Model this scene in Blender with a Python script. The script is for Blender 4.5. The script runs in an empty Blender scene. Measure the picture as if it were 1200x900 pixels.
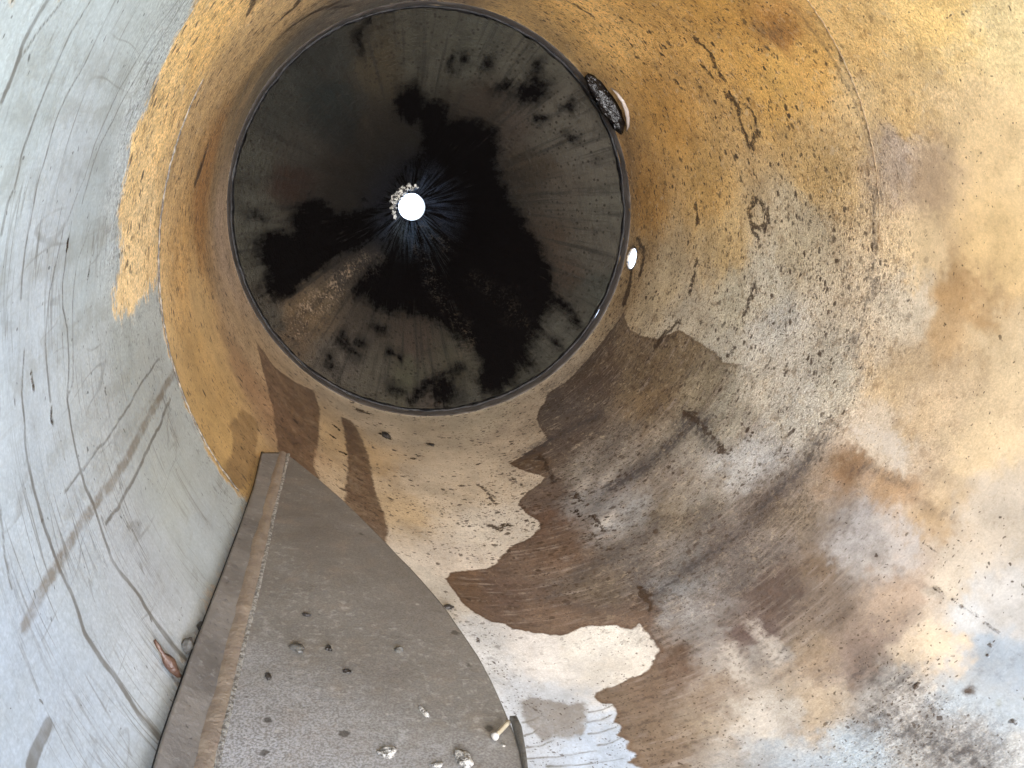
import bpy, bmesh, math, random
import numpy as np
from mathutils import Vector, Matrix

# ------------------------------------------------------------------ camera
sc = bpy.context.scene
C = sc.collection
F = 900.0                                    # focal length in photo pixels (1200 wide)
YAW, PITCH = 0.25840727, 0.30744964
CX, CZ = -0.64876712, 0.39732183             # where the camera stands off the drum's axis (drum radius 1)
cy_, sy_, cp_, sp_ = math.cos(YAW), math.sin(YAW), math.cos(PITCH), math.sin(PITCH)
fwd = np.array([sy_*cp_, cy_*cp_, -sp_]); rgt = np.array([cy_, -sy_, 0.0]); upv = np.cross(rgt, fwd)
MC = np.stack([rgt, upv, -fwd], 1)
CAM = np.array([CX, 0.0, CZ])
cd = bpy.data.cameras.new('camera'); co = bpy.data.objects.new('camera', cd); C.objects.link(co)
cd.sensor_width = 36.0; cd.lens = F/1200*36; cd.clip_start = .01; cd.clip_end = 500
m4 = Matrix([[*MC[i], CAM[i]] for i in range(3)] + [[0, 0, 0, 1]])
TILT = Matrix.Rotation(-math.radians(36), 4, 'X')   # the drum lies tipped, its open mouth towards the sky
co.matrix_world = TILT @ m4
sc.camera = co

# ------------------------------------------------------------------ light
SUN_EL, SUN_AZ = math.radians(42), math.radians(184)     # azimuth the sunlight comes from, clockwise from +Y
world = bpy.data.worlds.new('World'); sc.world = world; world.use_nodes = True
wn = world.node_tree; wn.nodes.clear()
sky = wn.nodes.new('ShaderNodeTexSky'); sky.sky_type = 'NISHITA'; sky.sun_disc = False
sky.sun_elevation = SUN_EL; sky.sun_rotation = SUN_AZ; sky.dust_density = 0.3; sky.air_density = 1.0
bg = wn.nodes.new('ShaderNodeBackground'); bg.inputs['Strength'].default_value = 0.15
wo = wn.nodes.new('ShaderNodeOutputWorld')
wn.links.new(sky.outputs[0], bg.inputs[0]); wn.links.new(bg.outputs[0], wo.inputs[0])
sl = bpy.data.lights.new('sun', 'SUN'); so = bpy.data.objects.new('sun', sl); C.objects.link(so)
sl.energy = 1.7; sl.angle = math.radians(50); sl.color = (1, .94, .84)
sd = Vector((math.sin(SUN_AZ)*math.cos(SUN_EL), math.cos(SUN_AZ)*math.cos(SUN_EL), math.sin(SUN_EL)))
so.rotation_euler = sd.to_track_quat('Z', 'Y').to_euler(); so.location = (0, -3, 6)
sc.view_settings.view_transform = 'Standard'; sc.view_settings.look = 'None'
sc.view_settings.exposure = 3.6; sc.view_settings.gamma = 1.0
sc.cycles.max_bounces = 10; sc.cycles.diffuse_bounces = 6; sc.cycles.glossy_bounces = 4
sc.cycles.sample_clamp_indirect = 6.0

# ------------------------------------------------------------------ dimensions and pixel rays
YR = 3.85            # where the drum's wall meets the end cone
YT = 4.90            # the outlet at the tip of the cone
RO = 0.083           # outlet radius
RC = 0.986           # cone's radius at the rim
Y0 = -0.9            # open mouth behind the camera

def rays(px):
    px = np.atleast_2d(np.asarray(px, float))
    d = np.stack([(px[:, 0]-600)/F, -(px[:, 1]-450)/F, -np.ones(len(px))], 1)
    return d @ MC.T
def on_wall(px, R=1.0):
    d = rays(px); a = d[:, 0]**2+d[:, 2]**2; b = CX*d[:, 0]+CZ*d[:, 2]; k = CX*CX+CZ*CZ-R*R
    t = (-b+np.sqrt(b*b-a*k))/a
    return CAM+t[:, None]*d
def wall_uv(px):                      # (arc length from the bottom line, distance along the drum)
    p = on_wall(px)
    return np.stack([np.arctan2(p[:, 0], -p[:, 2]), p[:, 1]], 1)
def on_cone(px):
    d = rays(px); k = (YT-YR)/(RC-RO)          # y = YT - k*(r-RO)
    out = []
    for q in d:
        lo, hi = 0.0, 8.0/q[1]
        for _ in range(50):
            t = (lo+hi)/2; p = CAM+t*q
            if p[1]+k*(math.hypot(p[0], p[2])-RO) < YT: lo = t
            else: hi = t
        out.append(CAM+lo*q)
    return np.array(out)
def cone_uv(px):
    p = on_cone(px); return p[:, [0, 2]]
def dens(px, step=14):                # subdivide a traced outline so it bends with the surface
    px = np.asarray(px, float); out = []
    for i in range(len(px)-1):
        n = max(1, int(np.linalg.norm(px[i+1]-px[i])/step))
        for k in range(n): out.append(px[i]+(px[i+1]-px[i])*k/n)
    out.append(px[-1]); return np.array(out)

# ------------------------------------------------------------------ fields on a surface
def hash3(i, j, k, seed):
    n = (i*374761393+j*668265263+k*2147483647+seed*974634353) & 0xffffffff
    n = ((n ^ (n >> 13))*1274126177) & 0xffffffff
    n = n ^ (n >> 16)
    return (n & 0xffff)/65535.0
def vnoise(P, sc_, seed=0):
    q = P*sc_; i = np.floor(q).astype(np.int64); f = q-i; f = f*f*(3-2*f)
    r = 0
    for a in (0, 1):
        for b in (0, 1):
            for c in (0, 1):
                w = (f[:, 0] if a else 1-f[:, 0])*(f[:, 1] if b else 1-f[:, 1])*(f[:, 2] if c else 1-f[:, 2])
                r = r+w*hash3(i[:, 0]+a, i[:, 1]+b, i[:, 2]+c, seed)
    return r
def fbm(P, s, seed=0, n=4):
    r = 0; a = .5; t = 0
    for k in range(n):
        r = r+a*vnoise(P, s*2**k, seed+k); t += a; a *= .55
    return r/t-.5
def seg_dist(Q, A, B):
    ab = B-A; L = (ab**2).sum()+1e-12
    t = np.clip(((Q-A)@ab)/L, 0, 1)
    return np.sqrt(((Q-A-t[:, None]*ab)**2).sum(1)), t
def poly_sdf(Q, poly, margin=.2):     # >0 inside
    out = np.full(len(Q), -margin)
    lo = poly.min(0)-margin; hi = poly.max(0)+margin
    idx = np.where((Q > lo).all(1) & (Q < hi).all(1))[0]
    q = Q[idx]; d = np.full(len(q), margin); ins = np.zeros(len(q), bool)
    for k in range(len(poly)):
        A = poly[k]; B = poly[(k+1) % len(poly)]
        d = np.minimum(d, seg_dist(q, A, B)[0])
        c = (A[1] > q[:, 1]) != (B[1] > q[:, 1])
        with np.errstate(divide='ignore', invalid='ignore'):
            xx = (B[0]-A[0])*(q[:, 1]-A[1])/(B[1]-A[1]+1e-15)+A[0]
        ins ^= c & (q[:, 0] < xx)
    out[idx] = np.where(ins, d, -d); return out
def line_field(Q, pts, w0, w1, wig=None, margin=.05):   # signed: >0 inside the line's half width
    out = np.full(len(Q), -margin)
    n = len(pts)-1
    for k in range(n):
        A, B = pts[k], pts[k+1]
        lo = np.minimum(A, B)-margin; hi = np.maximum(A, B)+margin
        idx = np.where((Q > lo).all(1) & (Q < hi).all(1))[0]
        if len(idx) == 0: continue
        q = Q[idx] if wig is None else Q[idx]+wig[idx]
        d, t = seg_dist(q, A, B)
        w = w0+(w1-w0)*(k+t)/n
        out[idx] = np.maximum(out[idx], w-d)
    return out
def idw(Q, pts, val, p=4.0):
    num = 0; den = 0
    for a, v in zip(pts, val):
        d2 = ((Q-a)**2).sum(1)+2e-4
        w = d2**(-p/2)
        num = num+w[:, None]*np.asarray(v, float)[None]; den = den+w
    return num/den[:, None]
def col_attr(me, name, rgb):
    at = me.attributes.new(name, 'FLOAT_COLOR', 'POINT')
    buf = np.ones((len(rgb), 4), np.float32); buf[:, :3] = rgb
    at.data.foreach_set('color', buf.ravel())
def grid_mesh(name, P, nu, nv, closed, keep=None):
    me = bpy.data.meshes.new(name)
    i = np.arange(nu if closed else nu-1); j = np.arange(nv-1)
    I, J = np.meshgrid(i, j); I = I.ravel(); J = J.ravel(); I2 = (I+1) % nu
    quads = np.stack([J*nu+I, J*nu+I2, (J+1)*nu+I2, (J+1)*nu+I], 1)
    if keep is not None: quads = quads[keep(I, J)]
    me.vertices.add(len(P)); me.vertices.foreach_set('co', P.astype(np.float32).ravel())
    me.loops.add(len(quads)*4); me.loops.foreach_set('vertex_index', quads.astype(np.int32).ravel())
    me.polygons.add(len(quads)); me.polygons.foreach_set('loop_start', np.arange(0, len(quads)*4, 4, dtype=np.int32))
    me.update(); me.validate()
    me.polygons.foreach_set('use_smooth', np.ones(len(me.polygons), bool))
    return me

# ------------------------------------------------------------------ node helper
class NT:
    def __init__(s, name):
        s.m = bpy.data.materials.new(name); s.m.use_nodes = True; s.t = s.m.node_tree; s.t.nodes.clear()
        s.out = s.t.nodes.new('ShaderNodeOutputMaterial'); s.b = s.t.nodes.new('ShaderNodeBsdfPrincipled')
        s.t.links.new(s.b.outputs[0], s.out.inputs[0])
        s.geo = s.t.nodes.new('ShaderNodeTexCoord')
    def put(s, sock, v):
        if isinstance(v, bpy.types.NodeSocket): s.t.links.new(v, sock)
        elif isinstance(v, (tuple, list)):
            sock.default_value = tuple(v)+((1,) if len(v) == 3 and len(sock.default_value) == 4 else ())
        else: sock.default_value = v
    def math(s, op, a, b=0.0, c=0.0, clamp=False):
        n = s.t.nodes.new('ShaderNodeMath'); n.operation = op; n.use_clamp = clamp
        s.put(n.inputs[0], a); s.put(n.inputs[1], b); s.put(n.inputs[2], c); return n.outputs[0]
    def noise(s, scale, detail=4, rough=.55, vec=None, dist=0.0):
        n = s.t.nodes.new('ShaderNodeTexNoise'); n.inputs['Scale'].default_value = scale
        n.inputs['Detail'].default_value = detail; n.inputs['Roughness'].default_value = rough
        n.inputs['Distortion'].default_value = dist
        s.put(n.inputs['Vector'], vec if vec is not None else s.geo.outputs['Object']); return n.outputs[0]
    def voro(s, scale, vec=None, rnd=1.0, feature='F1'):
        n = s.t.nodes.new('ShaderNodeTexVoronoi'); n.inputs['Scale'].default_value = scale; n.feature = feature
        n.inputs['Randomness'].default_value = rnd
        s.put(n.inputs['Vector'], vec if vec is not None else s.geo.outputs['Object']); return n
    def ramp(s, v, a, b, x=0.0, y=1.0, smooth=True):
        n = s.t.nodes.new('ShaderNodeMapRange'); n.interpolation_type = 'SMOOTHSTEP' if smooth else 'LINEAR'
        s.put(n.inputs[0], v)
        for k, q in enumerate((a, b, x, y)): s.put(n.inputs[k+1], q)
        return n.outputs[0]
    def mix(s, f, a, b, mode='MIX'):
        n = s.t.nodes.new('ShaderNodeMix'); n.data_type = 'RGBA'; n.blend_type = mode
        s.put(n.inputs[0], f); s.put(n.inputs[6], a); s.put(n.inputs[7], b); return n.outputs[2]
    def attr(s, name):
        n = s.t.nodes.new('ShaderNodeAttribute'); n.attribute_name = name; return n
    def rgb(s, name):
        a = s.attr(name); q = s.t.nodes.new('ShaderNodeSeparateColor'); s.t.links.new(a.outputs[0], q.inputs[0])
        return q.outputs
    def scale(s, vec, xyz):
        n = s.t.nodes.new('ShaderNodeVectorMath'); n.operation = 'MULTIPLY'
        s.put(n.inputs[0], vec); n.inputs[1].default_value = xyz; return n.outputs[0]
    def bump(s, h, strength, dist, normal=None):
        n = s.t.nodes.new('ShaderNodeBump'); s.put(n.inputs['Strength'], strength)
        n.inputs['Distance'].default_value = dist; s.put(n.inputs['Height'], h)
        if normal is not None: s.put(n.inputs['Normal'], normal)
        return n.outputs[0]
    def done(s, col, rough, normal=None, metal=0.0, spec=.5):
        s.put(s.b.inputs['Base Color'], col); s.put(s.b.inputs['Roughness'], rough)
        s.put(s.b.inputs['Metallic'], metal); s.put(s.b.inputs['Specular IOR Level'], spec)
        if normal is not None: s.put(s.b.inputs['Normal'], normal)
        return s.m

def tag(o, label=None, cat=None, group=None, kind=None):
    if label: o['label'] = label
    if cat: o['category'] = cat
    if group: o['group'] = group
    if kind: o['kind'] = kind
    return o
def empty(name, loc=(0, 0, 0)):
    o = bpy.data.objects.new(name, None); C.objects.link(o); o.location = loc; o.empty_display_size = .1; return o
def link(name, me, mat, parent=None):
    o = bpy.data.objects.new(name, me); C.objects.link(o)
    if mat: me.materials.append(mat)
    if parent:
        o.parent = parent
        if parent.parent is None: o.location = -parent.location
    return o
def lathe(name, prof, mat, parent, nu=360, wob=0.0):   # prof: list of (radius, y)
    an = np.linspace(0, 2*np.pi, nu, endpoint=False); P = []
    for k, (r, y) in enumerate(prof):
        rr = r+wob*np.interp(an, np.linspace(0, 2*np.pi, 121), np.r_[np.random.RandomState(k).randn(120), 0])*.5
        P.append(np.stack([rr*np.sin(an), np.full(nu, y), -rr*np.cos(an)], 1))
    return link(name, grid_mesh(name, np.concatenate(P), nu, len(prof), True), mat, parent)

# ================================================================== the drum's wall
NA = 1300
ys = np.concatenate([np.arange(Y0, .55, .03), np.arange(.55, 1.8, .0045), np.arange(1.8, YR-.001, .0062), [YR]])
aa = -np.pi+2*np.pi*np.arange(NA)/NA
A_, Y_ = np.meshgrid(aa, ys); A_ = A_.ravel(); Y_ = Y_.ravel()
end = np.clip((Y_-(YR-.09))/.09, 0, 1)
R_ = 1-(1-RC)*end**2                              # the wall turns in a little where it meets the cone
WP = np.stack([R_*np.sin(A_), Y_, -R_*np.cos(A_)], 1)
ND = fbm(WP, 1.3, 40, 4)*.010+fbm(WP, 4.0, 44, 3)*.003   # shallow dents of the old plate
WP[:, 0] *= 1+ND; WP[:, 2] *= 1+ND
Q = np.stack([A_, Y_], 1)
n1 = fbm(WP, 5.0, 3, 5); n2 = fbm(WP, 5.0, 13, 5); n3 = fbm(WP, 22., 23, 4); n4 = fbm(WP, 22., 33, 4)
n5 = fbm(WP, 70., 53, 3); n6 = fbm(WP, 70., 57, 3)
QW = Q+np.stack([n1, n2], 1)*.18+np.stack([n3, n4], 1)*.08+np.stack([n5, n6], 1)*.065         # warped place: ragged, cloudy borders
WIG = np.stack([n3, n4], 1)*.012

STEEL = [((30,100),(.40,.42,.40)),((100,300),(.38,.40,.38)),((150,420),(.33,.34,.31)),((60,600),(.37,.39,.39)),((200,560),(.34,.35,.32)),
 ((60,820),(.34,.365,.385)),((180,700),(.37,.38,.38)),((250,640),(.33,.35,.35)),((180,40),(.36,.37,.34)),((110,480),(.37,.38,.36)),((60,250),(.42,.43,.42)),((140,200),(.34,.35,.33)),((20,430),(.44,.46,.46))]
GEN = [ # deposits left and top; dark points by the upper rim paint the head's shadow
 ((230,60),(.70,.48,.22)),((190,150),(.74,.53,.27)),((162,280),(.74,.56,.32)),((225,150),(.48,.34,.18)),((235,225),(.30,.17,.07)),((215,290),(.48,.32,.15)),
 ((240,380),(.48,.345,.185)),((250,450),(.45,.315,.16)),((262,520),(.44,.31,.155)),((262,300),(.48,.36,.26)),((290,400),(.42,.31,.20)),((310,470),(.32,.21,.13)),
 ((330,20),(.50,.36,.19)),((400,15),(.18,.15,.11)),((300,90),(.24,.18,.10)),((345,52),(.13,.115,.085)),((320,75),(.18,.15,.10)),((440,9),(.12,.11,.09)),((283,125),(.30,.22,.13)),((375,28),(.12,.105,.08)),((480,4),(.14,.12,.10)),((600,20),(.52,.36,.18)),((540,6),(.24,.18,.12)),((700,30),(.74,.49,.21)),((780,30),(.56,.35,.13)),((850,20),(.49,.29,.09)),((910,40),(.36,.19,.06)),((880,70),(.52,.32,.11)),((940,70),(.55,.35,.13)),
 ((900,90),(.58,.38,.14)),((1000,40),(.60,.41,.19)),((1000,110),(.58,.43,.24)),((1100,20),(.66,.47,.22)),((1180,50),(.70,.55,.31)),
 ((780,130),(.46,.28,.10)),((760,230),(.36,.22,.085)),((740,200),(.26,.165,.08)),((750,300),(.30,.22,.13)),((830,220),(.50,.34,.15)),((850,290),(.50,.38,.21)),((780,330),(.43,.35,.23)),((900,330),(.47,.43,.34)),((900,400),(.46,.44,.39)),  # dark points beside the rim put its shade into the colour
 ((860,360),(.46,.42,.32)),((960,200),(.42,.30,.15)),((940,280),(.45,.38,.26)),((1060,130),(.52,.37,.19)),((1080,210),(.38,.28,.185)),((1060,185),(.45,.35,.26)),((1150,150),(.68,.51,.30)),
 ((1180,300),(.62,.46,.26)),((1070,280),(.62,.48,.30)),((1120,350),(.37,.25,.14)),((1100,400),(.42,.30,.18)),((1060,350),(.56,.48,.36)),((1180,420),(.62,.49,.32)),((980,450),(.46,.42,.34)),
 ((1040,450),(.48,.37,.24)),((1080,500),(.48,.37,.245)),((1020,515),(.53,.45,.35)),((1045,530),(.54,.46,.36)),((1150,520),(.62,.49,.32)),((1100,590),(.55,.43,.29)),((1180,620),(.52,.45,.36)),((1120,680),(.52,.45,.36)),((1040,575),(.36,.25,.16)),((1000,548),(.22,.14,.085)),((1085,610),(.42,.31,.20)),
 ((1170,760),(.36,.41,.46)),((1150,720),(.50,.50,.49)),((1190,700),(.50,.48,.45)),((1100,760),(.60,.49,.36)),((1150,830),(.37,.41,.44)),((1000,880),(.36,.41,.45)),((930,885),(.36,.41,.46)),((1100,880),(.36,.35,.33)),((1060,800),(.44,.42,.39)),((1190,890),(.50,.50,.48)),  # bluish points paint the sky's reflection on bare steel
 ((800,375),(.44,.39,.30)),((850,415),(.44,.41,.34)),((880,470),(.44,.40,.33)),((880,540),(.44,.43,.42)),((930,480),(.46,.43,.37)),((930,600),(.26,.195,.14)),((970,700),(.26,.195,.15)),((1000,630),(.46,.42,.40)),((1040,640),(.50,.46,.43)),((960,665),(.23,.16,.11)),((1050,700),(.42,.32,.24)),
 ((1020,760),(.28,.21,.17)),((950,760),(.32,.24,.17)),((960,830),(.45,.36,.26)),((890,845),(.55,.50,.44)),
 # clean bottom left of the big stain
 ((480,500),(.46,.38,.28)),((560,500),(.48,.41,.31)),((470,600),(.46,.36,.24)),((400,520),(.43,.32,.20)),((540,570),(.50,.42,.32)),((580,620),(.54,.49,.42)),((540,650),(.55,.49,.42)),((610,500),(.44,.36,.27)),((625,495),(.38,.31,.23)),
 ((560,760),(.56,.57,.58)),((700,770),(.66,.64,.60)),((640,770),(.65,.63,.61)),((620,830),(.48,.51,.55)),((690,870),(.43,.50,.60)),((720,780),(.66,.62,.56)),((500,690),(.5,.46,.40))]  # bluish points here paint reflected sky as well
STAIN = [((740,395),(.23,.155,.09)),((700,430),(.14,.09,.055)),((690,450),(.12,.078,.055)),((660,480),(.15,.11,.085)),((660,520),(.13,.092,.07)),((620,545),(.15,.09,.05)),((690,555),(.34,.29,.24)),((655,575),(.17,.115,.085)),((760,470),(.26,.17,.09)),((720,520),(.29,.235,.19)),
 ((770,430),(.20,.135,.075)),((800,420),(.25,.175,.10)),((830,440),(.33,.26,.17)),((850,480),(.38,.33,.25)),((870,540),(.42,.40,.38)),((630,610),(.155,.09,.06)),((650,640),(.17,.105,.07)),((545,685),(.17,.10,.06)),((600,700),(.15,.095,.07)),((720,605),(.40,.37,.35)),
 ((700,585),(.33,.30,.28)),((790,600),(.27,.21,.15)),((780,560),(.26,.21,.17)),((830,570),(.30,.24,.18)),((700,680),(.17,.125,.09)),((660,715),(.20,.13,.09)),((760,650),(.22,.18,.15)),((800,660),(.21,.18,.16)),((850,640),(.24,.19,.16)),((740,715),(.19,.12,.08)),((790,690),(.30,.28,.27)),((800,720),(.34,.305,.285)),
 ((930,600),(.26,.195,.14)),((970,700),(.26,.195,.15)),((905,580),(.2,.15,.12)),((900,700),(.165,.11,.085)),((1000,630),(.46,.42,.40)),((1040,640),(.50,.46,.43)),((960,665),(.23,.16,.11)),((1050,700),(.42,.32,.24)),((880,660),(.25,.20,.17)),
 ((790,770),(.18,.115,.08)),((760,800),(.22,.15,.105)),((850,780),(.36,.31,.27)),((830,740),(.33,.29,.265)),((880,740),(.17,.115,.10)),((760,860),(.25,.175,.12)),((730,830),(.24,.17,.12)),((850,850),(.35,.26,.18)),((905,760),(.38,.33,.29)),((950,760),(.32,.24,.17)),((1020,760),(.28,.21,.17)),((960,830),(.45,.36,.26)),((890,845),(.55,.50,.44)),((840,810),(.30,.22,.16)),((1000,880),(.36,.41,.45))]
def field(L, q=QW, p=None):
    a = wall_uv([a for a, _ in L]); c = [c for _, c in L]
    if p: return idw(q, a, c, p)
    return .5*idw(q, a, c, 3.2)+.5*idw(q, a, c, 4.6)
base = field(GEN); colS = field(STAIN)*np.array([.88, .95, 1.0])*.95;
wt = np.clip((base[:, 0]-base[:, 2])/base[:, 0]-.42, 0, .3)[:, None]/.3; base = base*(1+wt*(np.array([1.12, 1.03, .82])-1))   # rust-yellow deposits
colG = field(STEEL, Q+.5*(QW-Q))*np.array([1.18, 1.22, 1.25])  # cool lift puts the sky's reflection into the steel colour

def sdf(px, q=Q): return poly_sdf(q, wall_uv(dens(px)))
grey_edge = [(232,-30),(226,5),(217,22),(207,38),(199,52),(192,70),(184,95),(173,118),(166,135),(158,150),(151,170),(147,200),(143,225),(138,250),(138,275),(141,295),(140,315),(137,335),(131,360),(142,370),(152,362),(166,350),(177,338),(186,330),
 (187,350),(191,380),(198,410),(208,440),(214,462),(226,490),(236,515),(249,540),(263,560),(280,580),(296,592),(280,640),(240,720),(205,840),(190,940),(100,940),(-60,940),(-60,500),(-60,200),(-60,-30)]
mG = sdf(grey_edge)+n3*.055+n5*.025
mG = np.where((Y_ < .75) & (A_ < -.6), .2, mG)
stain = [(662,448),(650,455),(640,463),(638,472),(630,482),(629,492),(635,505),(642,516),(625,525),(610,536),(597,543),(605,548),(618,553),(632,556),(638,560),(632,567),(620,575),(610,585),(608,592),(615,600),(632,612),(632,620),(622,630),(605,637),(595,644),
 (587,652),(582,660),(570,666),(550,668),(530,671),(523,678),(532,692),(545,710),(560,720),(575,729),(592,731),(600,737),(617,739),(632,742),(655,744),(675,739),(687,734),(707,734),(721,733),(730,737),(742,738),(749,732),(757,740),(762,750),(773,762),(767,772),(760,784),(745,792),(725,801),(710,804),(697,810),(695,817),(705,825),(717,825),(722,837),(716,846),(727,852),(722,862),(736,868),(731,878),(744,884),(735,893),(752,900),(744,912),(756,925),(745,960),
 (900,985),(1150,985),(1300,800),(1300,600),(1100,480),(950,440),(880,426),(847,424),(837,412),(822,401),(805,393),(795,386),(783,392),(770,398),(755,395),(737,385),(731,366),(722,378),(705,400),(685,425)]
mS = sdf(stain)+n3*.016+n1*.010+n5*.006
spl = [ # smaller stains with a colour of their own
 ([(400,488),(410,492),(418,500),(425,515),(432,535),(437,560),(440,575),(445,590),(452,605),(456,625),(450,638),(430,618),(415,602),(404,590),(405,570),(408,550),(407,530),(404,510)],(.11,.068,.042)),
 ([(300,400),(322,430),(345,447),(368,457),(375,480),(374,510),(370,530),(368,545),(374,560),(374,580),(340,550),(325,525),(320,480),(310,440)],(.125,.075,.045)),
 ([(268,498),(275,510),(272,530),(262,550),(266,560),(285,575),(295,560),(300,540),(303,500),(300,490),(285,480)],(.26,.165,.075)),
 ([(608,822),(625,817),(650,820),(665,824),(687,822),(688,835),(685,855),(670,865),(650,862),(635,870),(622,855),(612,840)],(.24,.225,.21)),
 ([(107,777),(100,805),(96,822),(83,838),(76,824),(87,808),(94,784)],(.15,.105,.065)),
 ([(25,735),(30,728),(40,712),(55,690),(58,700),(45,722),(32,742)],(.33,.29,.22)),
 ([(328,438),(338,445),(350,468),(349,474),(336,471),(329,456)],(.02,.02,.03)),
 ([(1128,806),(1136,804),(1142,809),(1141,815),(1133,816),(1128,811)],(.07,.045,.03)),
 ([(1166,819),(1173,818),(1176,826),(1173,834),(1167,832),(1165,825)],(.26,.27,.23))]
m2 = np.full(len(Q), -.2); col2 = np.zeros((len(Q), 3))+.2; best = np.full(len(Q), -9.)
for px, c in spl:
    s = sdf(px)+n3*.018+n5*.008; k = s > best; best[k] = s[k]; col2[k] = c
m2 = best
white = [[(995,498),(1025,498),(1050,512),(1062,530),(1058,553),(1045,545),(1040,535),(1020,520),(1000,512)],
         [(700,612),(720,600),(715,614),(705,618)],[(878,728),(886,727),(895,745),(907,752),(916,768),(910,780),(900,770),(893,750),(882,742)],
         [(845,755),(860,752),(880,795),(868,805),(850,790)],[(700,572),(705,560),(716,556),(720,562),(708,572)],[(668,575),(690,555),(698,560),(680,576)]]
mW = np.full(len(Q), -.2)
for px in white: mW = np.maximum(mW, sdf(px)+n3*.03)

# thin runs and drips (px lists, half width in drum radii, strength)
def L(px, w0, w1, wig=True): return line_field(Q, wall_uv(dens(px, 18)), w0, w1, WIG if wig else None)
runs = [([(62,-10),(50,8),(27,50),(15,88),(2,120)],.003,.004),([(75,-5),(47,33),(25,65),(17,82)],.002,.002),([(108,-8),(82,33),(70,60),(55,98),(47,118),(37,148),(25,182),(17,220),(10,238),(2,278)],.002,.003),
 ([(134,-5),(110,45),(97,75),(80,105),(65,142),(55,182),(45,212),(32,288),(29,315),(26,350)],.0018,.002),([(210,-5),(175,42),(155,78),(140,102),(125,135),(110,170),(100,208),(92,225),(80,260)],.0022,.0022),
 ([(217,-2),(162,83),(147,110),(132,140),(117,170),(107,200),(97,240)],.0022,.0025),([(75,270),(67,308),(60,342),(57,375),(55,400),(56,425),(58,450),(60,468)],.002,.0035),
 ([(85,260),(80,290),(75,330),(75,360),(80,385),(81,422),(80,470),(85,505),(90,535),(100,570),(110,592),(120,622),(132,655),(147,678),(165,700),(180,725),(195,745),(217,772)],.0018,.0055),
 ([(107,262),(92,305),(87,340),(86,375),(86,425),(86,447),(80,470)],.002,.002),([(30,410),(26,462),(30,500),(32,540),(40,575),(52,615),(62,645),(82,690),(100,742),(115,764),(135,792),(155,820),(170,845),(186,864)],.0022,.006),
 ([(187,420),(160,457),(137,497),(122,517),(100,545),(77,575)],.0025,.002),([(200,467),(185,502),(165,542),(145,582),(125,615)],.004,.003),
 ([(137,386),(138,410),(141,440),(147,470)],.001,.001),([(3,600),(8,650),(15,690)],.003,.002),([(60,845),(50,870),(40,900)],.008,.010)]
brown_runs = [([(206,435),(190,460),(172,492),(155,525),(135,560),(110,595),(92,622),(70,660),(45,705),(30,735)],.009,.008)]
faint = [([(32,67),(60,72),(92,77),(150,90),(178,108)],.020,.018),([(138,268),(105,282),(80,298),(42,310),(0,335)],.016,.022),([(130,352),(97,380),(62,408),(20,440)],.016,.02),([(150,140),(110,135),(60,128),(20,125)],.012,.012),
 ([(120,190),(60,200),(10,212)],.012,.016),([(150,440),(110,480),(60,540)],.008,.008),([(180,470),(130,530),(80,600)],.006,.006)]
mL = np.full(len(Q), -.05); mLB = mL.copy(); mLF = mL.copy()
for px, a, b in runs: mL = np.maximum(mL, L(px, a, b)-.0007)
for px, a, b in brown_runs: mLB = np.maximum(mLB, L(px, a, b))
for px, a, b in faint: mLF = np.maximum(mLF, L(px, a, b))
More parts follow.
